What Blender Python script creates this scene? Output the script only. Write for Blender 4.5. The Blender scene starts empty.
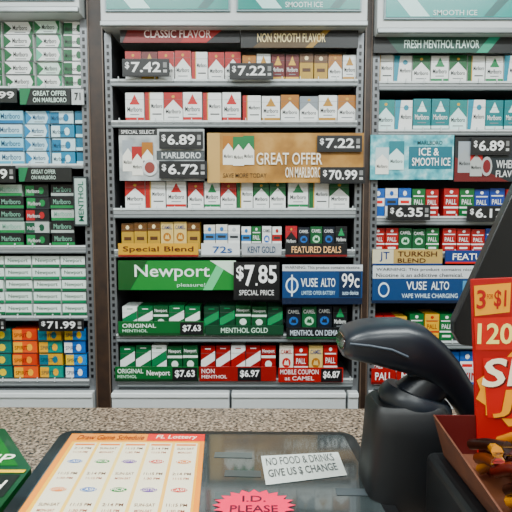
import bpy, math, random
from mathutils import Vector
random.seed(7)
scene = bpy.context.scene
# ------------------------------------------------------------------ layout
CAM_H = 1.35; PITCH = math.radians(4.7); F = 512.0
CP, SP = math.cos(PITCH), math.sin(PITCH)
D = 1.69            # distance of rack fronts
HC = 1.02           # counter top height
def ray(u, v):
    a = 256 - v
    return Vector((u-256, F*CP + a*SP, -F*SP + a*CP))
def A(u, v, Y):
    r = ray(u, v); t = Y / r.y
    return Vector((r.x*t, Y, CAM_H + r.z*t))
def W(u, v):
    p = A(u, v, D); return p.x, p.z
def Zr(v): return W(256, v)[1]
def C(u, v, h=0.0):
    r = ray(u, v); t = (HC + h - CAM_H) / r.z
    return Vector((r.x*t, r.y*t, HC + h))

# ------------------------------------------------------------------ materials
MATS = {}
def lin(c): return c/12.92 if c <= .04045 else ((c+.055)/1.055)**2.4
def rgb(h):
    h = h.lstrip('#'); c = [lin(int(h[i:i+2], 16)/255) for i in (0, 2, 4)]
    L = .2126*c[0]+.7152*c[1]+.0722*c[2]
    c = [min(1, max(0.001, L+(x-L)*1.25))**1.2 for x in c]
    return tuple(c) + (1,)
def M(hexc, rough=.45, metal=0.0, emit=0.0, coat=0.0):
    k = (hexc, rough, metal, emit, coat)
    if k in MATS: return MATS[k]
    m = bpy.data.materials.new('paint_' + hexc.lstrip('#')); m.use_nodes = True
    b = m.node_tree.nodes['Principled BSDF']
    b.inputs['Base Color'].default_value = rgb(hexc)
    b.inputs['Roughness'].default_value = rough
    b.inputs['Metallic'].default_value = metal
    b.inputs['Coat Weight'].default_value = coat
    b.inputs['Coat Roughness'].default_value = .05
    if emit:
        b.inputs['Emission Color'].default_value = rgb(hexc)
        b.inputs['Emission Strength'].default_value = emit
    MATS[k] = m; return m
def noise_mat(name, cols, scale=20, rough=.5, detail=4, kind='noise', lo=.3, hi=.7, bump=0, coat=0):
    m = bpy.data.materials.new(name); m.use_nodes = True
    nt = m.node_tree; b = nt.nodes['Principled BSDF']
    tc = nt.nodes.new('ShaderNodeTexCoord')
    if kind == 'noise':
        n = nt.nodes.new('ShaderNodeTexNoise'); n.inputs['Detail'].default_value = detail
        out = n.outputs['Fac']
    else:
        n = nt.nodes.new('ShaderNodeTexVoronoi'); out = n.outputs['Distance']
    n.inputs['Scale'].default_value = scale
    nt.links.new(tc.outputs['Object'], n.inputs['Vector'])
    r = nt.nodes.new('ShaderNodeValToRGB')
    els = r.color_ramp.elements
    k = len(cols)
    els[0].position = lo; els[0].color = rgb(cols[0])
    els[1].position = hi; els[1].color = rgb(cols[-1])
    for i in range(1, k-1):
        e = els.new(lo + (hi-lo)*i/(k-1)); e.color = rgb(cols[i])
    nt.links.new(out, r.inputs['Fac']); nt.links.new(r.outputs['Color'], b.inputs['Base Color'])
    b.inputs['Roughness'].default_value = rough
    b.inputs['Coat Weight'].default_value = coat
    return m

WHITE='#eff1f0'; BLACK='#15161a'; GREEN='#0c6a45'; RED='#a5121a'; TEAL='#12a5a0'; GOLD='#a87834'
m_steel = M('#9da1a3', .35, .3)
m_white = M('#dfe2e3', .4)
m_black = M('#131418', .4)
m_dark = M('#27262a', .5)
m_back = M('#1c1b1e', .7)

# ------------------------------------------------------------------ text cache
TX = {}
def text_geo(s):
    if s in TX: return TX[s]
    cu = bpy.data.curves.new('t', 'FONT'); cu.body = s; cu.offset = 0.022 if ('$' in s or s.replace('.','').isdigit() or s in ('SLIM','JIM','120 CT','3FOR1')) else .008; cu.resolution_u = 3
    ob = bpy.data.objects.new('t', cu); scene.collection.objects.link(ob)
    dg = bpy.context.evaluated_depsgraph_get(); ev = ob.evaluated_get(dg); me = ev.to_mesh()
    vs = [(v.co.x, v.co.y) for v in me.vertices]; fs = [tuple(p.vertices) for p in me.polygons]
    ev.to_mesh_clear(); bpy.data.objects.remove(ob)
    x0 = min(v[0] for v in vs); x1 = max(v[0] for v in vs); y0 = min(v[1] for v in vs); y1 = max(v[1] for v in vs)
    vs = [((x-x0)/(x1-x0), (y-y0)/(y1-y0)) for x, y in vs]
    TX[s] = (vs, fs); return TX[s]

class MB:
    def __init__(s): s.v=[]; s.f=[]; s.m=[]; s.sm=[]; s.mats=[]
    def mi(s, m):
        if m not in s.mats: s.mats.append(m)
        return s.mats.index(m)
    def add(s, vs, fs, m, smooth=False):
        o = len(s.v); s.v += [tuple(p) for p in vs]; i = s.mi(m)
        for f in fs: s.f.append([o+k for k in f]); s.m.append(i); s.sm.append(smooth)
    def poly(s, pts, m): s.add(pts, [tuple(range(len(pts)))], m)
    def box(s, x0, x1, y0, y1, z0, z1, m):
        vs=[(x0,y0,z0),(x1,y0,z0),(x1,y1,z0),(x0,y1,z0),(x0,y0,z1),(x1,y0,z1),(x1,y1,z1),(x0,y1,z1)]
        s.add(vs, [(0,3,2,1),(4,5,6,7),(0,1,5,4),(1,2,6,5),(2,3,7,6),(3,0,4,7)], m)
    def rect(s, x0, x1, z0, z1, y, m): s.poly([(x0,y,z0),(x1,y,z0),(x1,y,z1),(x0,y,z1)], m)
    def p2(s, pts, y, m): s.poly([(x,y,z) for x,z in pts], m)
    def text(s, t, o, ux, uy, m):
        vs, fs = text_geo(t); o=Vector(o); ux=Vector(ux); uy=Vector(uy)
        s.add([o+ux*a+uy*b for a,b in vs], fs, m)
    def tx(s, t, x0, x1, z0, z1, y, m): s.text(t, (x0,y,z0), (x1-x0,0,0), (0,0,z1-z0), m)
    def disc(s, cx, cz, rx, rz, y, m, n=20):
        s.p2([(cx+rx*math.cos(i*2*math.pi/n), cz+rz*math.sin(i*2*math.pi/n)) for i in range(n)], y, m)
    def prism(s, base, top, m, smooth=False):
        n=len(base)
        s.add(list(base)+list(top), [tuple(reversed(range(n))), tuple(range(n,2*n))]+[(i,(i+1)%n,n+(i+1)%n,n+i) for i in range(n)], m, smooth)
    def loft(s, rings, m, n=24, e=2.6, caps=True):
        vs=[]
        for c,u,v in rings:
            for i in range(n):
                t=i*2*math.pi/n; ca,sa=math.cos(t),math.sin(t)
                a=math.copysign(abs(ca)**(2/e),ca); b=math.copysign(abs(sa)**(2/e),sa)
                vs.append(Vector(c)+Vector(u)*a+Vector(v)*b)
        fs=[]
        for k in range(len(rings)-1):
            for i in range(n):
                j=(i+1)%n; fs.append((k*n+i,k*n+j,(k+1)*n+j,(k+1)*n+i))
        s.add(vs,fs,m,True)
        if caps:
            s.add(vs[:n],[tuple(reversed(range(n)))],m); s.add(vs[-n:],[tuple(range(n))],m)
    def tube(s, pts, r, m, n=8):
        rings=[]; pts=[Vector(p) for p in pts]
        for i,p in enumerate(pts):
            t=(pts[min(i+1,len(pts)-1)]-pts[max(i-1,0)]).normalized()
            a=t.cross(Vector((0.02,1,0.01))).normalized(); b=t.cross(a).normalized()
            rings.append((p,a*r,b*r))
        s.loft(rings,m,n,2)
    def build(s, name, parent=None, bevel=0):
        me=bpy.data.meshes.new(name); me.from_pydata(s.v,[],s.f)
        for m in s.mats: me.materials.append(m)
        me.polygons.foreach_set('material_index', s.m); me.polygons.foreach_set('use_smooth', s.sm)
        me.update(); ob=bpy.data.objects.new(name,me); scene.collection.objects.link(ob)
        if parent: ob.parent=parent
        if bevel:
            b=ob.modifiers.new('bevel','BEVEL'); b.width=bevel; b.segments=3; b.limit_method='ANGLE'
        return ob
def empty(name):
    e=bpy.data.objects.new(name,None); scene.collection.objects.link(e); return e

# ------------------------------------------------------------------ room
RX0,RX1,RY0,RY1,RZ=-1.9,1.9,-2.2,2.12,2.7
def slab(name,b,m):
    q=MB(); q.box(*b,m); return q.build(name)
m_wall=noise_mat('wall_plaster',['#bdb9b0','#c8c5bd'],30,.8)
slab('floor',(RX0,RX1,RY0,RY1,-.05,0),noise_mat('floor_vinyl',['#6b655b','#7f796e'],12,.4))
slab('ceiling',(RX0,RX1,RY0,RY1,RZ,RZ+.05),noise_mat('ceiling_tile',['#d2d1cc','#dfdeda'],60,.9))
slab('wall_back',(RX0,RX1,RY1,RY1+.08,0,RZ),m_wall)
slab('wall_left',(RX0-.08,RX0,RY0,RY1,0,RZ),m_wall)
slab('wall_right',(RX1,RX1+.08,RY0,RY1,0,RZ),m_wall)
slab('wall_front',(RX0,RX1,RY0-.08,RY0,0,RZ),m_wall)
def ceil_light(x,y,w,d,power):
    e=empty('ceiling_light')
    q=MB(); q.box(x-w/2-.03,x+w/2+.03,y-d/2-.03,y+d/2+.03,RZ-.05,RZ-.001,m_white); q.build('housing',e)
    q=MB(); q.box(x-w/2,x+w/2,y-d/2,y+d/2,RZ-.056,RZ-.05,M('#ffffff',.5,0,4)); q.build('diffuser',e)
    l=bpy.data.lights.new('lamp','AREA'); l.shape='RECTANGLE'; l.size=w; l.size_y=d; l.energy=power; l.color=(.92,1,.99)
    o=bpy.data.objects.new('lamp',l); scene.collection.objects.link(o); o.location=(x,y,RZ-.07); o.parent=e
ceil_light(-.8,.35,1.2,.30,44); ceil_light(.8,.35,1.2,.30,44)
ceil_light(-.8,-1.0,1.2,.6,26); ceil_light(.8,-1.0,1.2,.6,26)
w=bpy.data.worlds.new('World'); scene.world=w; w.use_nodes=True
w.node_tree.nodes['Background'].inputs['Color'].default_value=(.9,.95,1,1); w.node_tree.nodes['Background'].inputs['Strength'].default_value=.3

# ------------------------------------------------------------------ racks
XL=(-1.30,-.540); XM=(-.485,.345); XR=(.375,1.30)
YB=D+.34
def Zh(v): return A(256,v,D-.05).z
HB={'L':Zh(13),'M':Zh(27),'R':Zh(34)}
def rack(xr, shelves, base_split, ztop):
    e=empty('cigarette_display_rack'); x0,x1=xr
    q=MB(); q.box(x0,x1,YB,YB+.02,.02,ztop,m_back); q.build('back_panel',e)
    q=MB()
    for vt,vb in shelves:
        zt,zb=Zr(vt),Zr(vb)
        q.box(x0+.02,x1-.02,D-.002,YB,zt-.008,zt,M('#6c6e70',.4))
        q.box(x0+.02,x1-.02,D-.010,D-.002,zb,zt+.002,M('#a6aaac',.35,.2))
        q.box(x0+.02,x1-.02,D-.013,D-.010,zt-.003,zt+.003,M('#dfe4e5',.25))
        q.box(x0+.02,x1-.02,D-.013,D-.010,zb,zb+.004,M('#6e7375',.35))
        q.box(x0+.02,x1-.02,D-.011,D-.0095,zb+.010,zb+.012,M('#55595b',.35))
        x=x0+.045
        while x<x1-.03:
            q.box(x,x+.0022,D-.018,D-.012,zt-.004,zt+.010,M('#dde2e3',.3)); x+=.058
    q.build('shelves',e)
    q=MB()
    for s in (0,1):
        xa=x0 if s==0 else x1-.022
        q.box(xa,xa+.022,D+.005,YB,.02,ztop,M('#4a494b',.4,.4))
        q.box(xa,xa+.022,D-.004,D+.005,.70,ztop,M('#85878a',.35,.4))
        z=.80
        while z<ztop-.03:
            q.box(xa+.007,xa+.015,D-.0055,D-.0035,z,z+.011,m_black); z+=.022
    q.build('uprights',e)
    q=MB(); zb=Zr(388)
    q.box(x0,x1,D+.0,YB,.0,zb,M('#75787b',.5)) 
    xs=[x0]+base_split+[x1]
    for a,b in zip(xs,xs[1:]):
        q.box(a+.004,b-.004,D-.03,D,.09,zb-.006,M('#d4d7d8',.4))
        q.box(a+.004,b-.004,D-.036,D-.03,zb-.022,zb-.006,M('#eceff0',.3))
    q.build('base_cabinet',e,.004)
    return e
SH_L=[(88,92),(165,169),(246,253),(316,320),(379,385)]
SH_M=[(81,87),(122,128),(209,218),(250,257),(334,341),(378,386)]
SH_R=[(83,91),(131,136),(217,225),(252,258),(341,348),(382,388)]
rl=rack(XL,SH_L,[-.92],HB['L']-.002); rm=rack(XM,SH_M,[-.085,.303],HB['M']-.002); rr=rack(XR,SH_R,[.84],HB['R']-.002)

mpw=noise_mat('post_wood',['#2c201b','#46352a'],25,.5)
for a,b in ((XL[1]+.003,XM[0]-.003),(XM[1]+.003,XR[0]-.003)):
    q=MB()
    q.box(a,b,D-.008,YB,0,2.30,mpw)
    q.box(a,a+.004,D-.011,D-.008,0,2.30,M('#6c5f56',.4)); q.box(b-.004,b,D-.011,D-.008,0,2.30,M('#6c5f56',.4))
    q.build('rack_post')

def header(x0,x1,zb,vp,panels,col):
    e=empty('header_light_box'); y=D-.05
    q=MB(); q.box(x0,x1,y,D+.2,zb,2.42,M('#d3d7d8',.35))
    q.box(x0,x1,y-.012,y,zb,zb+.016,M('#b3b8ba',.25,.3)); q.build('housing',e,.003)
    q=MB()
    zl=Zh(vp)
    for i,(a,b) in enumerate(panels):
        q.box(a,b,y-.008,y-.001,zl,2.38,M('#8ea3a8',.3))
        q.box(a+.005,b-.005,y-.010,y-.008,zl+.005,2.374,M(col,.25,0,.25))
        q.p2([(a+.01,zl+.09),(a+.08,zl+.007),(a+.14,zl+.007),(a+.07,zl+.09)],y-.0105,M('#c9e6e4',.3,0,.2))
        q.p2([(b-.03,zl+.09),(b-.10,zl+.007),(b-.07,zl+.007),(b-.01,zl+.07)],y-.0105,M('#0d6a68',.3,0,.2))
        if i or col!='#128c86': q.tx('SMOOTH ICE',a+.15,b-.12,zl+.010,zl+.026,y-.0112,M('#e6f6f4',.4))
    q.build('graphic_panels',e)
header(XL[0],XL[1]-.006,HB['L'],1,[(-1.28,-.9),(-.88,-.56)],'#50606a')
header(XM[0]+.004,XM[1],HB['M'],12,[(XM[0]+.02,-.08),(-.06,XM[1]-.02)],'#128c86')
header(XR[0],XR[1],HB['R'],20,[(XR[0]+.02,.80),(.82,1.28)],'#119c98')

# ------------------------------------------------------------------ packs
def pack(q,x0,x1,z0,z1,body,acc,kind,bar='#33363a',depth=4):
    w=x1-x0; h=z1-z0; y=D+.006+random.random()*.006
    mb=M(body,.4); ma=M(acc,.4)
    for k in range(depth):
        yy=y+k*.0235
        q.box(x0,x1,yy,yy+.0225,z0,z1,mb)
    e=y-.0006; X=lambda a:x0+a*w; Z=lambda b:z0+b*h
    if kind=='chev':
        q.p2([(X(0),Z(1)),(X(.5),Z(1)),(X(.5),Z(.76)),(X(0),Z(.44))],e,ma)
        q.p2([(X(.5),Z(1)),(X(1),Z(1)),(X(1),Z(.44)),(X(.5),Z(.76))],e,ma)
        q.tx('Marlboro',X(.1),X(.9),Z(.30),Z(.44),e-.0003,M(bar))
        q.disc(X(.5),Z(.86),w*.09,h*.05,e-.0004,M('#c9a860'),8)
        q.rect(X(.2),X(.8),Z(.16),Z(.19),e,M('#8d9194'))
    elif kind=='small':
        q.p2([(X(.5),Z(.94)),(X(.28),Z(.66)),(X(.72),Z(.66))],e,ma)
        q.rect(X(.24),X(.76),Z(.60),Z(.66),e,ma)
        q.tx('Marlboro',X(.1),X(.9),Z(.36),Z(.52),e-.0003,M(bar))
        q.rect(X(0),X(1),Z(.08),Z(.17),e,ma); q.rect(X(.25),X(.75),Z(.25),Z(.28),e,M('#8d9194'))
    elif kind=='side':
        q.p2([(X(0),Z(0)),(X(.18),Z(0)),(X(.34),Z(1)),(X(0),Z(1))],e,ma)
        q.tx('Marlboro',X(.34),X(.95),Z(.40),Z(.54),e-.0003,M(bar))
        q.disc(X(.64),Z(.76),w*.15,h*.09,e-.0004,ma,8)
    elif kind=='lbar':
        q.rect(X(0),X(.22),Z(0),Z(1),e,ma); q.rect(X(.22),X(.28),Z(0),Z(1),e,M('#c9a860'))
        q.tx('Marlboro',X(.34),X(.95),Z(.48),Z(.62),e-.0003,M(bar)); q.rect(X(.4),X(.9),Z(.26),Z(.30),e,M(bar))
    elif kind=='band':
        q.rect(X(0),X(1),Z(.38),Z(.66),e,ma)
        q.rect(X(.15),X(.85),Z(.47),Z(.57),e-.0003,M(bar))
        q.disc(X(.5),Z(.82),w*.16,h*.09,e-.0004,ma,10)
    elif kind=='news':
        q.p2([(X(0),Z(.25)),(X(1),Z(.55)),(X(1),Z(.85)),(X(0),Z(.55))],e,ma)
        q.tx('Newport',X(.08),X(.92),Z(.10),Z(.24),e-.0003,M(bar)); q.rect(X(.3),X(.7),Z(.90),Z(.93),e,ma)
    elif kind=='news2':
        q.rect(X(0),X(1),Z(.62),Z(.70),e,ma); q.disc(X(.5),Z(.42),w*.24,h*.12,e-.0002,ma,10)
        q.tx('Newport',X(.08),X(.92),Z(.76),Z(.90),e-.0003,M(bar))
    elif kind=='camel':
        q.disc(X(.5),Z(.46),w*.32,h*.16,e,ma,12)
        q.p2([(X(.3),Z(.4)),(X(.42),Z(.56)),(X(.5),Z(.5)),(X(.62),Z(.56)),(X(.7),Z(.38))],e-.0003,M(body))
        q.tx('CAMEL',X(.1),X(.9),Z(.74),Z(.88),e-.0003,M(bar)); q.rect(X(0),X(1),Z(.08),Z(.14),e,ma)
    elif kind=='pm':
        q.rect(X(0),X(1),Z(.30),Z(.36),e,ma); q.rect(X(.1),X(.9),Z(.72),Z(.76),e,ma)
        q.tx('PALL',X(.15),X(.85),Z(.44),Z(.62),e-.0003,M(bar)); q.disc(X(.5),Z(.88),w*.12,h*.06,e,ma,8); q.rect(X(.2),X(.8),Z(.12),Z(.2),e,ma)
    elif kind=='top':
        q.rect(X(0),X(1),Z(.68),Z(1),e,ma); q.rect(X(.2),X(.8),Z(.35),Z(.48),e,M(bar)); q.disc(X(.5),Z(.84),w*.15,h*.08,e-.0003,M('#efe2c0'),8)
    q.rect(X(0),X(1),Z(.765),Z(.772),e-.0006,M('#7b7b7b'))
RD=(WHITE,RED,'chev'); WR=(WHITE,'#b82c2e','small'); WL=(WHITE,RED,'lbar'); GD=(WHITE,GOLD,'chev'); WG=(WHITE,'#b8924e','small')
SV=(WHITE,'#969ca2','chev'); MN=(WHITE,'#0b6a44','chev'); WM=(WHITE,'#1a8a60','small'); ML=(WHITE,'#0b6a44','lbar'); TL=('#dff3f2','#138a88','chev')
TB=('#108388','#e4f5f4','small',WHITE); TS=(WHITE,'#1293a6','side'); BK=('#1a1c20','#a8303a','chev',WHITE); BG=('#1b1f22','#1f9a6a','small',WHITE)
BR=('#6a1518','#d7b56a','small',WHITE); GB=('#b89c58','#6a4a20','top','#5a3c1c'); G7=('#e8e6df','#4b7fb0','band')
NP=('#0c6f49','#f0f4f2','news',WHITE); NW=('#eef4f1','#10805a','news','#0f6b4b'); NR=('#951e24','#f0f0f0','news',WHITE); NV=('#0a5a3a','#e6f0ea','news2',WHITE)
CM=('#d9c48f','#a97932','camel','#274a86'); CB=('#1c2430','#3d6fae','camel',WHITE); CG=('#14603f','#bfe0c8','camel',WHITE); CW=('#e9e9ea','#3e72b4','camel','#224444'); CR=('#e9e4da','#b3222b','camel','#b3222b')
PR=('#a01a24','#f1f1f1','pm',WHITE); PB=('#244791','#f1f1f1','pm',WHITE); PG=('#126f44','#f1f1f1','pm',WHITE); PO=('#df7e2c','#fff1d0','pm',WHITE); PY=('#dfb62d','#b3222b','pm','#8a1d22')
LM=('#2464a8','#f3f3f3','band','#cc2222')
def row(q,vt,vb,u0,u1,seq,pitch=17.6,depth=4,vshelf=None):
    z1=Zr(vt); z0=Zr(vshelf if vshelf else vb)+.0005; x0,_=W(u0,(vt+vb)/2); x1,_=W(u1,(vt+vb)/2)
    n=max(1,round((x1-x0)/(pitch*.00331))); p=(x1-x0)/n
    for i in range(n):
        s=seq[i*len(seq)//n]
        xa=x0+i*p+.0012+random.random()*.0015; xb=x0+(i+1)*p-.0012
        pack(q,xa,xb,z0,z1-random.random()*.005,s[0],s[1],s[2],s[3] if len(s)>3 else '#33363a',depth)
q=MB()
row(q,50,81,124,241,[RD,BR,RD,RD,WL,RD,RD],16.5)
row(q,53,81,242,357,[GD,WG,BR,BR,GB,GB,GD,WG],14.5)
row(q,91,122,124,241,[WR,WL,RD,WR,WL,WR,RD])
row(q,94,122,242,357,[WL,WG,GD,SV,WG,GD,SV])
row(q,181,209,124,186,[RD,WL,WR,RD]); row(q,181,209,187,286,[RD,WM,RD,ML,MN,MN]); row(q,181,209,288,350,[WM,ML,MN,MN])
row(q,222,245,120,200,[GB,GB,CM,GB],14,4,250); row(q,224,245,203,240,[G7,(WHITE,'#c9cdd0','band')],12,4,250)
row(q,226,245,241,282,[(WHITE,'#3b7fb5','band'),PG,CW,(WHITE,RED,'band')],11,4,250); row(q,226,245,285,348,[BK,CB,CG,CB,BG],13,4,250)
row(q,306,334,121,200,[NW,NP,NV,NP,NP],15.5); row(q,306,334,203,283,[('#0b4733','#1e9468','news',WHITE),NV,NV,('#0b4733','#1e9468','news',WHITE)],16); row(q,306,334,286,348,[CB,CG,CB,BG],15.5)
row(q,346,378,119,198,[NP,NP,NW,NV,NV],15.5); row(q,346,378,200,276,[NR,(WHITE,'#9f2428','news','#9f2428'),NR,('#951e24','#e6f0ea','news2',WHITE)],15.5); row(q,346,378,279,338,[CR,PR,CM,PR],14)
q.build('cigarette_packs')
q=MB()
row(q,54,83,376,560,[ML,TS,MN,WM,MN,ML,WM,TS,MN,ML],17.3)
row(q,98,131,377,560,[TL,TS,TB,TB,TL,TS,TB,TB,TL,TL],17.3)
row(q,188,217,372,412,[LM,('#e9e9e9','#2464a8','band'),LM],14); row(q,188,217,412,440,[PG,PR],14); row(q,188,217,444,600,[PR,PG,PB,PB,PR,PB,PG,PR,PR,PB],15)
row(q,228,248,372,440,[PR,PR,CG,CG,PG],15,4,252); row(q,228,248,443,600,[PR,PB,PR,CW,PO],14,4,252)
row(q,316,341,372,408,[PR,PY],13); row(q,314,341,410,455,[PG,PY,PG],14); row(q,314,341,458,600,[LM,CW,PB],14)
row(q,352,382,372,440,[PR,CR,PR,PR],15); row(q,352,382,445,600,[LM,(WHITE,'#2464a8','band'),PR],16)
q.build('cigarette_packs')

# ------------------------------------------------------------------ cartons
def carton(q,x0,x1,z0,z1,body,acc,kind,txt,tc):
    y=D+.004+random.random()*.008; q.box(x0,x1,y,y+.28,z0,z1,M(body,.4)); e=y-.0006
    w=x1-x0;h=z1-z0; X=lambda a:x0+a*w; Z=lambda b:z0+b*h; ma=M(acc,.4)
    if kind=='chev':
        q.p2([(X(0),Z(0)),(X(.26),Z(.5)),(X(0),Z(1))],e,ma); q.p2([(X(1),Z(0)),(X(1),Z(1)),(X(.84),Z(1)),(X(.94),Z(.5)),(X(.84),Z(0))],e,ma)
        if txt: q.tx(txt,X(.30),X(.80),Z(.36),Z(.72),e-.0003,M(tc))
        q.rect(X(.36),X(.74),Z(.16),Z(.22),e,M('#8d9194'))
    elif kind=='band':
        q.rect(X(0),X(1),Z(0),Z(.30),e,ma)
        if txt: q.tx(txt,X(.12),X(.88),Z(.40),Z(.82),e-.0003,M(tc))
    elif kind=='half':
        q.rect(X(0),X(.38),Z(.08),Z(.92),e,ma); q.disc(X(.68),Z(.5),w*.12,h*.3,e,ma,12)
        if txt: q.tx(txt,X(.06),X(.6),Z(.30),Z(.62),e-.0003,M(tc))
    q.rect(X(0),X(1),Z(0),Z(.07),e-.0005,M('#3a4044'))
def stack(q,v0,v1,n,cols,vshelf):
    zt=Zr(v0); zb=Zr(vshelf)+.0005; h=(zt-zb)/n
    for (u0,u1,body,acc,kind,txt,tc) in cols:
        x0=W(u0,(v0+v1)/2)[0]; x1=W(u1,(v0+v1)/2)[0]
        for i in range(n):
            b,a=(body,acc) if not isinstance(body,list) else (body[i%len(body)],acc[i%len(acc)])
            j=(random.random()-.5)*.004
            carton(q,x0+.001+j,x1-.002+j,zb+i*h,zb+(i+1)*h-.0016,b,a,kind,txt,tc)
q=MB()
g='#0c6a46'
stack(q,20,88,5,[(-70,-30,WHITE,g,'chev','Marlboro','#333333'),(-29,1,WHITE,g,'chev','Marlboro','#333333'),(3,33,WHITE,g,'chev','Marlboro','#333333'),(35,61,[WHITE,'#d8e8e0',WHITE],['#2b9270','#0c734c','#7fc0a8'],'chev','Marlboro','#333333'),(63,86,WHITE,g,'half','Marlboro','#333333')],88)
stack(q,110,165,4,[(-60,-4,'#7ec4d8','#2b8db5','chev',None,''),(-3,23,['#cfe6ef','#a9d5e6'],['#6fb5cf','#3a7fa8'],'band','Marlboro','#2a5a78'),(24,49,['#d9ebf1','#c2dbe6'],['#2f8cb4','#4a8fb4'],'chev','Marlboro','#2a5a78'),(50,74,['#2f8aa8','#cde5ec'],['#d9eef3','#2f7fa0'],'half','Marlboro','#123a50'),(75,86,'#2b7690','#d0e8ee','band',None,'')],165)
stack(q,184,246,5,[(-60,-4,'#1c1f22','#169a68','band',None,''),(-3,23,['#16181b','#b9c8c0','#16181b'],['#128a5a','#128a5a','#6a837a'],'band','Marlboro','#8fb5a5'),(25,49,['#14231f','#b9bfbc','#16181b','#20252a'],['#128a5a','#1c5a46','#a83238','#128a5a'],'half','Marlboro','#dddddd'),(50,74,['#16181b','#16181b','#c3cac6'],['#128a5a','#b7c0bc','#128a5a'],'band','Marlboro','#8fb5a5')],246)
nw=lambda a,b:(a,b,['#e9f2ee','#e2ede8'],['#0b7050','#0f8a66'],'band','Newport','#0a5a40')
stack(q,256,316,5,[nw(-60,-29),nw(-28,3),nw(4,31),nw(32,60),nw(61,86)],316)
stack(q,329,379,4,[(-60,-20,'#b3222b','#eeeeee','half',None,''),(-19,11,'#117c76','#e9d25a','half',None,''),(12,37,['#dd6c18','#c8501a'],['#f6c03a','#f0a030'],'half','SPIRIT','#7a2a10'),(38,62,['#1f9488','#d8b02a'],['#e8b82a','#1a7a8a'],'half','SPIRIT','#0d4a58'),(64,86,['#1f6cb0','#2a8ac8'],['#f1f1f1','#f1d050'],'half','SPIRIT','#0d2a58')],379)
q.build('cigarette_cartons')

# ------------------------------------------------------------------ signs
YS=D-.022
def sign(name,u0,v0,u1,v1,base,draw=None,y=YS,th=.006,parent=None):
    x0,zt=W(u0,(v0)); x1,zb=W(u1,v1)
    x0=W(u0,(v0+v1)/2)[0]; x1=W(u1,(v0+v1)/2)[0]
    if name in('shelf_label','shelf_header_sign') and parent is None: parent = rl if x1<XM[0] else (rm if x1<XR[0] else rr)
    q=MB(); bm=base if not isinstance(base,str) else M(base,.45)
    q.box(x0,x1,y,y+th,zb,zt,bm)
    q.box((x0+x1)/2-.01,(x0+x1)/2+.01,y+th,D-.0135,zb+(zt-zb)*.3,zb+(zt-zb)*.5,m_steel)
    f=y-.0006
    class S: pass
    s=S(); s.q=q; s.X=lambda a:x0+a*(x1-x0); s.Z=lambda b:zb+b*(zt-zb); s.f=f
    s.r=lambda a,b,c,d,m,k=0: q.rect(s.X(a),s.X(c),s.Z(b),s.Z(d),f-.0004*k,m if not isinstance(m,str) else M(m,.45))
    s.t=lambda t,a,b,c,d,m,k=3: q.tx(t,s.X(a),s.X(c),s.Z(b),s.Z(d),f-.0004*k,M(m,.45))
    s.p=lambda pts,m,k=0: q.p2([(s.X(a),s.Z(b)) for a,b in pts],f-.0004*k,m if not isinstance(m,str) else M(m,.45))
    s.d=lambda a,b,ra,rb,m,k=1: q.disc(s.X(a),s.Z(b),ra*(x1-x0),rb*(zt-zb),f-.0004*k,M(m,.45))
    if draw: draw(s)
    return q.build(name,parent)
def price(u0,v0,u1,v1,t):
    def d(s):
        s.r(.02,.06,.98,.94,'#0e0f12',1); s.t('$',.06,.40,.15,.82,'#e8e8e8'); 
        s.t(t,.19,.22,.82,.82,'#f0f0f0'); s.r(.87,.22,.95,.38,'#bfbfbf',2); s.r(.87,.5,.95,.8,'#8a8a8a',2)
    sign('price_tag',u0,v0,u1,v1,'#222327',d,YS-.011,.004)
def d1(s):
    s.p([(.0,0),(.0,1),(.86,1),(.66,0)],'#7c1014'); s.p([(.62,1),(.90,1),(.72,0),(.50,0)],'#a01c1e',1); s.p([(.0,0),(.0,1),(.08,1),(.02,0)],'#241c1e',2); s.t('CLASSIC FLAVOR',.20,.28,.76,.74,'#f5e2e2')
sign('shelf_header_sign',122,28,240,45,'#151216',d1)
def d2(s):
    s.p([(.10,0),(.0,0),(.0,1),(.30,1)],'#222120'); s.p([(.1,0),(.3,1),(.72,1),(.55,0)],'#5a4724',1); s.p([(.55,0),(.72,1),(.78,1),(.61,0)],'#a0844a',2); s.t('NON SMOOTH FLAVOR',.14,.28,.72,.74,'#e9dcb4')
sign('shelf_header_sign',241,31,357,50,'#151518',d2)
def d3(s):
    s.p([(0,0),(0,1),(.08,1),(.18,0)],'#121617'); s.p([(.18,0),(.08,1),(.92,1),(.74,0)],'#085044',1); s.p([(.74,0),(.84,1),(.92,1),(.82,0)],'#2ca088',2); s.t('FRESH MENTHOL FLAVOR',.22,.26,.76,.74,'#e2f5ef')
sign('shelf_header_sign',372,38,509,55,'#121518',d3)
m_snow=noise_mat('print_grey_photo',['#7f8488','#b9bdbe','#dcdede'],16,.45)
m_gold=noise_mat('print_gold_grain',['#8a683a','#a98450','#bd9c6a'],14,.45)
m_ice=noise_mat('print_ice',['#2f8796','#7fc0c8','#cfe8ea'],30,.45,6)
m_drk=noise_mat('print_dark',['#14181b','#2a343a'],14,.45)
def packpic(s,a0,a1,b0,b1,top,k=2,body='#efeee8'):
    m=(a0+a1)/2; s.r(a0,b0,a1,b1,body,k); h=b1-b0
    s.p([(a0,b1),(m,b1),(m,b1-h*.25),(a0,b1-h*.5)],top,k+1); s.p([(m,b1),(a1,b1),(a1,b1-h*.5),(m,b1-h*.25)],top,k+1)
    s.t('Marlboro',a0+(a1-a0)*.1,b0+h*.24,a1-(a1-a0)*.1,b0+h*.36,'#333333',k+2)
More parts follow.
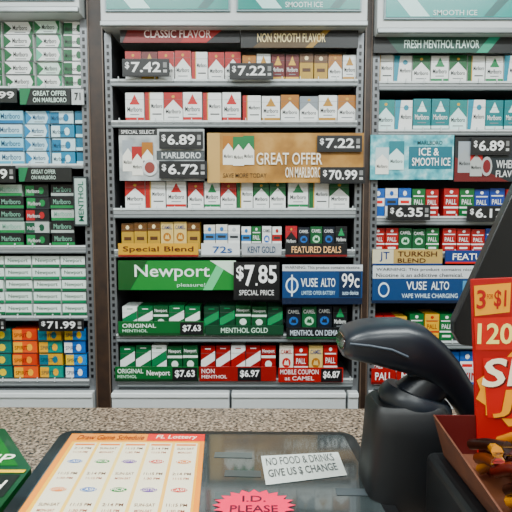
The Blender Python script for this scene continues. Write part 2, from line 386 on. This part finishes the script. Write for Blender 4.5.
def d(s):
    s.r(.0,.88,.45,1,'#222224',1); s.t('SPECIAL SELECT',.03,.905,.42,.975,'#e8e8e8')
    packpic(s,.04,.17,.18,.78,'#a6acb2',1); packpic(s,.15,.28,.10,.66,'#a01018',4); packpic(s,.27,.40,.20,.74,GOLD,7)
    s.d(.36,.25,.09,.16,'#d8dadb',10); s.d(.36,.25,.06,.11,'#8a4a44',11)
    s.r(.44,.40,1,.58,'#55595c',2); s.t('MARLBORO',.50,.43,.96,.55,'#dfe3e3',4)
sign('promotional_sign',121,130,205,181,m_snow,d)
def d(s):
    s.p([(0,0),(0,1),(.08,1),(.08,0)],'#c4a878',1)
    packpic(s,.10,.17,.36,.94,GOLD); packpic(s,.165,.235,.34,.92,'#1c7a50',5); packpic(s,.23,.30,.36,.94,'#1c7a50',8)
    s.t('GREAT OFFER',.315,.36,.735,.60,'#f5efe2',12); s.t('ON MARLBORO',.50,.10,.73,.31,'#f5efe2',12)
    s.t('SAVE MORE TODAY',.10,.10,.38,.19,'#5a4422')
sign('promotional_sign',208,134,362,183,m_gold,d)
price(125,62,171,79,'7.42'); price(230,66,273,82,'7.22'); price(161,133,204,150,'6.89'); price(161,162,208,179,'6.72'); price(316,137,360,153,'7.22'); price(319,168,363,184,'70.99')
def lab(u0,v0,u1,v1,base,t,tc,bar=None,a0=.06,a1=.94):
    def d(s):
        if bar: s.r(0,0,1,.14,bar,1)
        s.t(t,a0,.28,a1,.78,tc)
    sign('shelf_label',u0,v0,u1,v1,base,d)
lab(120,243,199,256,'#cfa83c','Special Blend','#5a2413','#8a1f1a'); lab(202,243,240,256,'#dfe2e3','72s','#1f5f98','#999999',.3,.8)
lab(242,243,281,256,'#b9bcc0','KENT GOLD','#35506a','#888888',.15,.85); lab(285,243,346,256,'#15171b','FEATURED DEALS','#f0c9a0','#7d1d22',.10,.9)
def d(s):
    s.p([(0,0),(0,1),(.25,1),(.10,0)],'#075a30',1); s.p([(.72,0),(.86,1),(.94,1),(.80,0)],'#7fd0a0',1)
    s.p([(.78,1),(1,1),(1,.45)],'#dceee0',2); s.t('Newport',.14,.32,.78,.86,'#f5fff8'); s.t('pleasure!',.50,.08,.74,.24,'#c8ecd6')
sign('promotional_sign',120,260,236,289,'#0a8a4c',d)
def d(s):
    s.t('$',.06,.50,.22,.90,'#ffffff'); s.t('7',.24,.36,.46,.92,'#ffffff'); s.r(.48,.38,.52,.44,'#ffffff',3); s.t('85',.54,.44,.94,.92,'#ffffff'); s.t('SPECIAL PRICE',.12,.12,.88,.26,'#dddddd')
sign('price_sign',234,261,279,298,'#0f1014',d,YS-.012)
def d(s):
    s.r(0,.84,1,1,'#d9dcdf',1); s.t('WARNING: This product contains nicotine.',.03,.87,.97,.97,'#222222')
    s.r(0,.0,1,.16,'#0a2440',1); s.d(.12,.48,.08,.20,'#e8f4fb',2); s.d(.12,.48,.06,.15,'#0d4f80',3); s.r(.11,.2,.13,.75,'#dfeaf2',4)
    s.t('VUSE',.23,.44,.44,.66,'#f2f8fc'); s.t('ALTO',.48,.44,.66,.66,'#f2f8fc'); s.t('LIMITED OFFER BATTERY',.24,.24,.66,.34,'#bcd8ea'); s.r(.71,.18,.98,.82,'#10304e',2); s.t('99c',.74,.42,.96,.78,'#ffffff',4); s.t('auto device',.75,.24,.95,.35,'#cfe0ee',4)
sign('promotional_sign',282,264,361,303,'#0f4a76',d)
def d(s):
    s.r(0,0,1,.18,'#0a4a2c',1); s.t('ORIGINAL',.05,.56,.44,.84,'#f0fff4'); s.t('MENTHOL',.05,.24,.34,.44,'#d0f0dc'); s.r(.72,.06,.99,.94,'#121317',2); s.t('$7.63',.75,.26,.96,.76,'#ffffff',4)
sign('shelf_label',120,320,205,334,'#0a6a3e',d)
lab(206,324,283,334,'#0b4c36','MENTHOL GOLD','#d8f0e0','#0a3a28',.2,.8); lab(286,326,348,337,'#121519','MENTHOL ON DEMAND','#d8e0e8','#0f5a3a')
def d(s):
    s.r(0,0,1,.16,'#083d25',1); s.t('ORIGINAL',.03,.56,.34,.88,'#f0fff4'); s.t('MENTHOL',.03,.22,.26,.44,'#d0f0dc'); s.t('Newport',.38,.30,.66,.78,'#ffffff'); s.r(.69,.04,.99,.96,'#121317',2); s.t('$7.63',.72,.24,.96,.80,'#ffffff',4)
sign('shelf_label',117,365,199,379,'#0a6a3e',d)
def d(s):
    s.t('NON',.03,.56,.20,.88,'#ffeaea'); s.t('MENTHOL',.03,.20,.36,.44,'#ffeaea'); s.r(.50,.04,.80,.96,'#121317',2); s.t('$6.97',.53,.24,.78,.80,'#ffffff',4)
sign('shelf_label',200,365,276,379,'#8f1820',d)
def d(s):
    s.t('MOBILE COUPON',.03,.56,.62,.90,'#ffeaea'); s.t('at CAMEL',.10,.14,.55,.42,'#ffeaea'); s.r(.66,.04,.98,.96,'#121317',2); s.t('$6.87',.69,.24,.95,.80,'#ffffff',4)
sign('shelf_label',278,366,342,380,'#a01a24',d)
def d(s):
    s.t('MARLBORO',.56,.78,.86,.87,'#0d4a50'); s.r(.46,.24,.98,.74,'#1f7482',1); s.t('ICE &',.58,.54,.82,.71,'#ffffff'); s.t('SMOOTH ICE',.50,.31,.96,.49,'#ffffff')
    packpic(s,.06,.22,.12,.72,'#c9d7da',2); packpic(s,.22,.40,.22,.86,'#12808a',6,'#dff3f2')
sign('promotional_sign',369,136,451,180,m_ice,d)
def d(s):
    s.p([(0,0),(0,.55),(.5,0)],'#6a1a1d',1); packpic(s,.03,.15,.2,.9,'#a6acb2',2,'#a9adaf'); packpic(s,.14,.25,.12,.78,'#b01820',6,'#b9bbb9')
    s.d(.29,.34,.05,.22,'#b8b8b8',10); s.d(.29,.34,.035,.15,'#7a242a',11)
    s.t('WHERE',.38,.30,.58,.48,'#e6e6e6'); s.t('FLAVOR',.38,.10,.62,.25,'#e6e6e6')
sign('promotional_sign',452,138,560,182,m_drk,d)
price(467,139,506,156,'6.89'); price(385,205,427,220,'6.35'); price(463,206,506,221,'6.17'); price(560,206,600,222,'6.59')
def d(s):
    s.r(0,0,.3,1,'#d6d0bc',1); s.t('JT',.1,.2,.24,.85,'#22407a'); s.t('TURKISH',.36,.54,.92,.88,'#5a3a20'); s.t('BLEND',.36,.14,.76,.42,'#5a3a20'); s.r(0,0,1,.08,'#2c4d8a',2)
sign('shelf_label',371,249,440,264,'#bfa878',d)
lab(443,250,560,263,'#163f7a','FEATURED LOW PRICE','#ffffff','#c02a30')
def d(s):
    s.r(0,.66,1,1,'#d9dcdf',1); s.t('WARNING: This product contains nicotine.',.03,.84,.98,.94,'#16181c'); s.t('Nicotine is an addictive chemical.',.03,.70,.80,.80,'#16181c')
    s.r(0,0,1,.08,'#0a2440',1); s.d(.10,.36,.05,.20,'#e8f4fb',2); s.d(.10,.36,.038,.15,'#0d4f80',3); s.t('VUSE',.30,.36,.48,.58,'#f2f8fc'); s.t('ALTO',.52,.36,.68,.58,'#f2f8fc'); s.t('VAPE WHILE CHARGING',.26,.14,.76,.26,'#d6e8f4'); s.r(.80,.12,.97,.60,'#6a99b8',2)
sign('promotional_sign',371,265,482,302,'#0f4a76',d)
lab(484,268,600,302,'#2b2f36','MENTHOL','#c9d6df','#1b5f98',.1,.8)
lab(370,367,394,382,'#a01a24','PALL','#ffffff','#6a151a',.15,.85); lab(395,367,440,382,'#a01a24','MALL','#ffffff','#6a151a',.1,.6); lab(443,367,560,382,'#d8d8da','WINSTON','#b01f2a','#2464a8',.1,.5)
def d(s):
    s.p([(0,0),(0,1),(.22,1),(.12,0)],'#0f7d5a',1); s.t('GREAT OFFER',.26,.54,.92,.84,'#dff0e8'); s.t('ON MARLBORO',.26,.14,.92,.42,'#dff0e8')
sign('shelf_label',23,90,73,106,'#121a18',d)
lab(74,91,86,106,'#c9cccd','71','#222222',None,.25,.75); lab(-20,90,20,104,'#1b2422','66.99','#e6e6e6')
price(-22,167,20,183,'9.99')
def d(s):
    s.p([(0,0),(0,1),(.18,1),(.10,0)],'#0f7d5a',1); s.t('GREAT OFFER',.24,.54,.70,.84,'#c8d8d0'); s.t('ON MARLBORO',.24,.16,.70,.42,'#c8d8d0')
sign('shelf_label',22,168,74,182,'#101513',d)
def d(s):
    s.r(.1,.04,.9,.96,'#b9c8c4',1); s.q.text('MENTHOL',(s.X(.72),s.f-.002,s.Z(.1)),(0,0,s.Z(.9)-s.Z(.1)),(-(s.X(.7)-s.X(.32)),0,0),M('#1b6f5c'))
sign('shelf_label',76,177,90,226,'#3c4446',d)
price(43,317,87,329,'71.99'); price(-20,317,10,329,'68.99')

# ------------------------------------------------------------------ counter
m_gran=bpy.data.materials.new('granite_laminate'); m_gran.use_nodes=True
nt=m_gran.node_tree; b=nt.nodes['Principled BSDF']; tc=nt.nodes.new('ShaderNodeTexCoord')
n1=nt.nodes.new('ShaderNodeTexNoise'); n1.inputs['Scale'].default_value=210; n1.inputs['Detail'].default_value=3
n2=nt.nodes.new('ShaderNodeTexVoronoi'); n2.inputs['Scale'].default_value=330
for n in (n1,n2): nt.links.new(tc.outputs['Object'],n.inputs['Vector'])
r1=nt.nodes.new('ShaderNodeValToRGB'); e=r1.color_ramp.elements
e[0].position=.36; e[0].color=rgb('#342c27'); e[1].position=.66; e[1].color=rgb('#c0b3a6'); x=e.new(.45); x.color=rgb('#82766b'); x=e.new(.56); x.color=rgb('#9f9387')
nt.links.new(n1.outputs['Fac'],r1.inputs['Fac'])
r2=nt.nodes.new('ShaderNodeValToRGB'); e=r2.color_ramp.elements; e[0].position=.0; e[0].color=rgb('#5a4f47'); e[1].position=.8; e[1].color=rgb('#f0e8e0')
nt.links.new(n2.outputs['Color'],r2.inputs['Fac'])
mx=nt.nodes.new('ShaderNodeMix'); mx.data_type='RGBA'; mx.blend_type='MULTIPLY'; mx.inputs['Factor'].default_value=.6
nt.links.new(r1.outputs['Color'],mx.inputs['A']); nt.links.new(r2.outputs['Color'],mx.inputs['B']); nt.links.new(mx.outputs['Result'],b.inputs['Base Color'])
b.inputs['Roughness'].default_value=.22
ce=empty('service_counter')
q=MB(); pts=[(-1.3,.12),(1.3,.12),(1.3,.838),(-1.3,.868)]
q.prism([(x,y,HC-.04) for x,y in pts],[(x,y,HC) for x,y in pts],m_gran); q.build('countertop',ce,.006)
q=MB(); q.box(-1.26,1.26,.18,.80,0,HC-.0405,noise_mat('counter_body',['#6d5c4e','#7a6858'],10,.5)); q.build('cabinet',ce)

# ------------------------------------------------------------------ counter display pad
TLc=Vector((-.287,.737,HC)); UX=Vector((.429,-.006,0)).normalized(); UY=Vector((.012,-.188,0)).normalized()
PW,PD=.429,.37
def P(a,b,h): return TLc+UX*a+UY*b+Vector((0,0,h))
def rrect(a0,b0,a1,b1,r,h,n=6):
    o=[]
    for cx,cy,s in ((a1-r,b0+r,-90),(a1-r,b1-r,0),(a0+r,b1-r,90),(a0+r,b0+r,180)):
        for i in range(n+1):
            t=math.radians(s+90*i/n); o.append(P(cx+r*math.cos(t),cy+r*math.sin(t),h))
    return o
pe=empty('counter_display_mat')
q=MB(); q.prism(rrect(0,0,PW,PD,.022,.0005),rrect(.001,.001,PW-.001,PD-.001,.021,.010),M('#101114',.35,0,0,.3))
q.build('frame',pe)
q=MB()
q.poly(rrect(.016,.012,PW-.016,PD-.014,.006,.0104),M('#3c4243',.10,0,0,1)); 
def R(q,a0,b0,a1,b1,h,m): q.poly([P(a0,b0,h),P(a1,b0,h),P(a1,b1,h),P(a0,b1,h)],m)
def PT(q,t,a0,b0,a1,b1,h,m,sk=0): 
    o=P(a0,b1,h); q.text(t,o,P(a1,b1,h)-o,P(a0+sk,b0,h)-o,m)
def mp(c): return M(c,.3,0,0,.25)
m_sheet=bpy.data.materials.new('schedule_paper'); m_sheet.use_nodes=True
nt=m_sheet.node_tree; b=nt.nodes['Principled BSDF']; tc=nt.nodes.new('ShaderNodeTexCoord'); sx=nt.nodes.new('ShaderNodeSeparateXYZ'); rp=nt.nodes.new('ShaderNodeValToRGB'); mr=nt.nodes.new('ShaderNodeMapRange')
nt.links.new(tc.outputs['Object'],sx.inputs[0]); nt.links.new(sx.outputs['X'],mr.inputs['Value']); mr.inputs['From Min'].default_value=-.27; mr.inputs['From Max'].default_value=-.07
nt.links.new(mr.outputs['Result'],rp.inputs['Fac']); rp.color_ramp.elements[0].color=rgb('#f0c24c'); rp.color_ramp.elements[0].position=.1; rp.color_ramp.elements[1].color=rgb('#e9b038'); x=rp.color_ramp.elements.new(.5); x.color=rgb('#f3dda0')
nt.links.new(rp.outputs['Color'],b.inputs['Base Color']); b.inputs['Roughness'].default_value=.3; b.inputs['Coat Weight'].default_value=.25
R(q,.018,.014,.212,.355,.0107,mp('#e0981c'))
R(q,.026,.040,.206,.34,.0109,m_sheet)
for i in range(5):
    a=.031+i*.0352; R(q,a,.044,a+.031,.34,.0110,mp('#eee6d0'))
R(q,.130,.014,.212,.036,.0110,mp('#d0380f'))
PT(q,'Draw Game Schedule',.030,.019,.125,.034,.0113,mp('#7a1c0e'),.002); PT(q,'FL Lottery',.142,.018,.200,.033,.0113,mp('#fff2e0'),.002)
for i in range(5):
    a=.031+i*.0352
    R(q,a+.002,.047,a+.029,.052,.0112,mp('#d98a50'))
    for j in range(8):
        bb=.058+j*.034
        col=['#c23a2e','#d98a1c','#2d6fb0','#3d8a50','#6a3a90'][(i+2*j)%5]
        if j%2==1:
            q.poly([P(a+.0155+.010*math.cos(t*.5236),bb+.006+.005*math.sin(t*.5236),.0113) for t in range(12)],mp(col))
            PT(q,['LOTTO','CASH','PICK'][(i+j)%3],a+.007,bb+.003,a+.024,bb+.009,.0115,mp('#f6f0e0'))
        else:
            PT(q,['2:14 PM','SUN-SAT','11:15 PM'][(i+j)%3],a+.004,bb,a+.027,bb+.006,.0113,mp('#6a3a28'))
            PT(q,['11:15 PM','MON-SAT','1:30 PM'][(i+j)%3],a+.006,bb+.012,a+.025,bb+.017,.0113,mp('#a04a30'))
st=[C(261,456,.0112),C(338,452,.0112),C(347,475,.0112),C(266,485,.0112)]
q.poly(st,mp('#d4d8d4'))
def ST(t,s0,t0,s1,t1,m):
    def bi(s,t): return st[0].lerp(st[1],s).lerp(st[3].lerp(st[2],s),t)
    o=bi(s0,t1)+Vector((0,0,.0004)); q.text(t,o,bi(s1,t1)-bi(s0,t1),bi(s0,t0)-bi(s0,t1),m)
ST('NO FOOD & DRINKS',.05,.10,.92,.38,mp('#555a5c')); ST('GIVE US $ CHANGE',.05,.52,.92,.82,mp('#555a5c'))
c=C(254,505,.0114); n=40; pts=[]
for i in range(n):
    t=i*2*math.pi/n; r=1.0 if i%2==0 else .80
    pts.append(c+Vector((.046*r*math.cos(t),.032*r*math.sin(t),0)))
q.poly(pts,M('#dc1460',.5))
q.text('I.D.',c+Vector((-.013,.006,.0004)),(.026,0,0),(0,.012,0),mp('#4a0d28')); q.text('PLEASE',c+Vector((-.026,-.014,.0004)),(.052,0,0),(0,.013,0),mp('#4a0d28'))
for i,(uu,vv,ww,cc) in enumerate([(215,452,.05,'#565c5c'),(225,470,.045,'#4c5152'),(335,488,.05,'#50565a'),(215,492,.03,'#565c5c')]):
    p=C(uu,vv,.0109); q.poly([p,p+Vector((ww,-.002,0)),p+Vector((ww,-.017,0)),p+Vector((0,-.015,0))],mp(cc))
q.build('sheets_under_glass',pe)

# ------------------------------------------------------------------ leaflet packet lower left
q=MB(); h=.013
base=[(-.2815,.617),(-.372,.735),(-.56,.735),(-.56,.36),(-.268,.36)]
q.prism([(x,y,HC+.0005) for x,y in base],[(x,y,HC+h) for x,y in base],M('#0b4a2a',.35,0,0,.3))
zz=HC+h+.0006
q.poly([(-.300,.622,zz),(-.378,.722,zz),(-.54,.722,zz),(-.54,.622,zz)],M('#0a6a34',.45))
q.poly([(-.287,.600,zz),(-.54,.600,zz),(-.54,.550,zz),(-.284,.550,zz)],M('#16201a',.45))
q.poly([(-.284,.540,zz),(-.54,.540,zz),(-.54,.42,zz),(-.276,.42,zz)],M('#0a5a30',.45))
q.poly([(-.285,.611,zz+.0003),(-.55,.611,zz+.0003),(-.55,.604,zz+.0003),(-.285,.604,zz+.0003)],M('#e3c23a',.45))
q.text('HEMP',(-.400,.628,zz+.0004),(.085,0,0),(.0,.024,0),M('#f2f2e6')); q.text('SMOOTH',(-.405,.562,zz+.0004),(.11,0,0),(0,.024,0),M('#f2f2e6'))
q.text('FILTER',(-.42,.505,zz+.0004),(.12,0,0),(0,.022,0),M('#d9e8d0'))
q.build('leaflet_packet')

# ------------------------------------------------------------------ barcode scanner on stand
se=empty('barcode_scanner'); Y0=.585; px=Y0/F
m_sc=M('#1f242d',.36); m_sc2=M('#3c444e',.45)
path=[(341,340,8,.028),(343,340,13,.033),(350,340,16,.036),(362,340,19,.038),(378,341,22,.038),(396,343,25,.037),(413,348,25,.034),(429,358,21,.029),(443,371,18,.024),(455,386,15,.020),(466,402,14,.018),(475,417,14,.017),(478,422,9,.012)]
rings=[]
P3=[A(u,v,Y0) for u,v,_,_ in path]
for i,(u,v,r,ry) in enumerate(path):
    t=(P3[min(i+1,len(P3)-1)]-P3[max(i-1,0)]).normalized()
    if i<3: t=Vector((1,0,-.18)).normalized()
    nrm=t.cross(Vector((0,1,0))).normalized()
    rings.append((P3[i],nrm*r*px,Vector((0,ry,0))))
q=MB(); q.loft(rings,m_sc,28,3.2); q.build('body',se)
q=MB(); c,u,v=rings[0]; ax=Vector((-.0012,0,0))
q.loft([(c+ax*.2,u*.82,v*.86),(c+ax,u*.8,v*.84)],M('#3a0d12',.1,0,0,1),28,4); q.build('scan_window',se)
q=MB()
sp=[A(a,b,Y0-.0385) for a,b in ((350,344),(370,346),(392,350),(408,357))]
q.tube(sp,.0016,m_sc2); 
q.build('seam_trim',se)
q=MB(); tp=[A(a,b,Y0) for a,b in ((412,371),(420,384),(424,392))]
q.loft([(tp[0],Vector((.007,0,.003)),Vector((0,.008,0))),(tp[1],Vector((.005,0,.002)),Vector((0,.008,0))),(tp[2],Vector((.003,0,.001)),Vector((0,.006,0)))],m_sc2,14); q.build('trigger',se)
q=MB(); cb=[A(477,420,Y0),A(486,432,Y0+.01),A(492,450,Y0+.03),A(488,470,Y0+.04)]
cb[3].z=max(cb[3].z,HC+.006); cb+= [Vector((.30,.66,HC+.005)),Vector((.42,.70,HC+.005)),Vector((.60,.72,HC+.005))]
q.tube(cb,.0035,m_black); q.build('cable',se)
ste=empty('scanner_stand')
q=MB(); cx=.172; cy=Y0
X_=Vector((1,0,0)); Y_=Vector((0,1,0))
q.loft([((cx+.004,cy,HC+.0005),X_*.050,Y_*.046),((cx+.004,cy,HC+.010),X_*.050,Y_*.046),((cx+.003,cy,HC+.05),X_*.046,Y_*.042),((cx+.003,cy,HC+.085),X_*.044,Y_*.038),((cx+.003,cy,HC+.108),X_*.043,Y_*.036),((cx+.003,cy,HC+.114),X_*.038,Y_*.031)],M('#121418',.5),36,4.5)
q.build('pedestal',ste)
q=MB()
cc=A(412,403,Y0)
ring=[]
for k in range(9):
    t=k/8; ang=math.radians(-60+120*t)
    ring.append((cc+Vector((0.006*t,0,-.014+.028*t)),Vector((.042*math.cos(ang*.55),0,-.012)),Vector((0,.034*math.cos(ang*.55),0))))
q.loft(ring,M('#252a31',.35),32,2.2)
q.loft([(cc+Vector((.005,0,.012)),Vector((.028,0,-.008)),Vector((0,.022,0))),(cc+Vector((.026,0,.030)),Vector((.022,0,-.010)),Vector((0,.019,0)))],m_sc,24,2.2)
q.build('cradle',ste)

# ------------------------------------------------------------------ pos monitor at right
me_=empty('pos_monitor'); Ym=.80
q=MB()
prof=[A(524,168,Ym),A(470,286,Ym),A(454,322,Ym),A(454,334,Ym),A(460,345,Ym),A(474,347,Ym),A(760,360,Ym),A(800,176,Ym)]
q.prism([p for p in prof],[p+Vector((.004,.028,0)) for p in prof],M('#17181b',.35)); q.build('housing',me_,.003)
q=MB(); cen=sum(prof,Vector())/len(prof)
q.poly([cen+(p-cen)*.93+Vector((.004,.0292,0)) for p in prof],M('#0b0d10',.08)); q.build('screen',me_)
q=MB(); q.tube([cen+Vector((0,.014,-.02)),Vector((cen.x,Ym+.0,HC+.10)),Vector((cen.x,.755,HC+.01))],.018,m_dark,14)
q.loft([((cen.x,.745,HC+.0005),X_*.10,Y_*.075),((cen.x,.745,HC+.014),X_*.095,Y_*.07)],m_dark,28,3); q.build('stand',me_)

# ------------------------------------------------------------------ black terminal under snack tray
q=MB(); q.box(.176,.42,.31,.515,HC+.0005,HC+.085,M('#121316',.4)); q.build('receipt_printer',None,.008)
# ------------------------------------------------------------------ snack display tray
te=empty('meat_stick_display_box'); bz=HC+.0865
m_card=noise_mat('cardboard',['#52301f','#6a442e'],40,.6)
q=MB()
bx0,bx1,by0,by1=.190,.40,.335,.50; hh=.042; fl=.012
q.box(bx0,bx1,by0,by1,bz,bz+.002,m_card)
def wallq(p0,p1,p2,p3,m):
    nrm=((Vector(p1)-Vector(p0)).cross(Vector(p3)-Vector(p0))).normalized()*.0015
    q.prism([Vector(p0),Vector(p1),Vector(p2),Vector(p3)],[Vector(p)+nrm for p in (p0,p1,p2,p3)],m)
wallq((bx0,by0,bz),(bx0,by1,bz),(bx0-fl,by1,bz+hh),(bx0-fl,by0,bz+hh*.6),m_card)
wallq((bx0,by0,bz),(bx1,by0,bz),(bx1,by0-fl,bz+hh*.5),(bx0-fl,by0-fl,bz+hh*.5),m_card)
wallq((bx1,by0,bz),(bx1,by1,bz),(bx1,by1,bz+hh),(bx1,by0,bz+hh),m_card)
wallq((bx0,by1,bz),(bx1,by1,bz),(bx1,by1,bz+hh),(bx0-fl,by1,bz+hh),M('#5c1a1a'))
q.build('tray',te)
q=MB()
cx0,cx1=.211,.40; cz0,cz1=bz+.002,HC+.268; yc=.497
q.prism([(cx0+.012,yc,cz0),(cx1,yc,cz0),(cx1,yc,cz1+.006),(cx0,yc,cz1-.002)],[(cx0+.012,yc+.004,cz0),(cx1,yc+.004,cz0),(cx1,yc+.004,cz1+.006),(cx0,yc+.004,cz1-.002)],M('#a80e16',.45))
f=yc-.0008
YEL='#eab010'
q.p2([(cx0+.002,cz1-.008),(cx0+.038,cz1-.005),(cx0+.038,cz1-.034),(cx0+.004,cz1-.038)],f,M(YEL,.45))
q.text('3',(cx0+.005,f-.0004,cz1-.031),(.009,0,0),(0,0,.019),M('#a80e16')); q.text('FOR',(cx0+.015,f-.0004,cz1-.021),(.006,0,0),(0,0,.005),M('#a80e16')); q.text('$1',(cx0+.022,f-.0004,cz1-.031),(.012,0,0),(0,0,.019),M('#a80e16'))
q.p2([(cx0+.003,cz1-.040),(cx1,cz1-.034),(cx1,cz1-.069),(cx0+.006,cz1-.072)],f,M('#c03a10',.45))
q.tx('120 CT',cx0+.007,cx0+.085,cz1-.066,cz1-.045,f-.0004,M('#fff0a8'))
bc=(cx0+.070,cz1-.112); pts=[]
for i in range(28):
    t=i*2*math.pi/28; r=1 if i%2 else .88
    pts.append((max(cx0+.008,bc[0]+.066*r*math.cos(t)),bc[1]+.042*r*math.sin(t)))
q.p2(pts,f,M(YEL,.45))
q.p2([(cx0+.013,cz1-.080),(cx1,cz1-.072),(cx1,cz1-.145),(cx0+.020,cz1-.141)],f-.0003,M('#b81018',.45))
for t,x,z,w_,h_,c_ in (('SLIM',cx0+.014,cz1-.111,.10,.029,'#6a080c'),('SLIM',cx0+.0120,cz1-.1095,.10,.029,'#fff6e0'),('JIM',cx0+.026,cz1-.142,.08,.028,'#6a080c'),('JIM',cx0+.0242,cz1-.1405,.08,.028,YEL)):
    f2=f-.0006-(.0004 if c_!='#6a080c' else 0); q.text(t,(x,f2,z),(w_,0,.004),(.004,0,h_),M(c_))
q.build('header_card',te)
q=MB()
cols=['#b07c22','#5a1414','#2a120c','#c08c2c','#43180e','#8a2016','#2a120c','#6a3a16']
for i in range(90):
    lay=i//30; x=.204+(i%15)*.0125+random.uniform(-.003,.003); y=.385 if (i//15)%2 else .440
    y+=random.uniform(-.012,.02); z=bz+.010+lay*.009
    an=random.uniform(-.35,.35); L=random.uniform(.045,.058)
    dr=Vector((math.sin(an)*.8,-.8,.25+random.random()*.30)).normalized()
    p0=Vector((x,y+.02,z)); p1=p0+dr*L
    p1.x=max(p1.x,.197); p1.y=max(p1.y,.336)
    m=M(cols[(i*5+lay)%8],.3,0,0,.4)
    q.tube([p0,p0.lerp(p1,.5)+Vector((0,0,.002)),p1],.0050,m,8)
    s=Vector((.0055,0,0)); q.poly([p1-s,p1+s,p1+s+dr*.005,p1-s+dr*.005],M(['#a9843a','#7a4a22'][i%2],.35))
q.build('meat_sticks',te)

# ------------------------------------------------------------------ camera
cam=bpy.data.cameras.new('camera'); cam.sensor_width=36; cam.lens=36; cam.clip_start=.01
co=bpy.data.objects.new('camera',cam); scene.collection.objects.link(co)
co.location=(0,0,CAM_H); co.rotation_euler=(math.radians(90)-PITCH,0,0); scene.camera=co
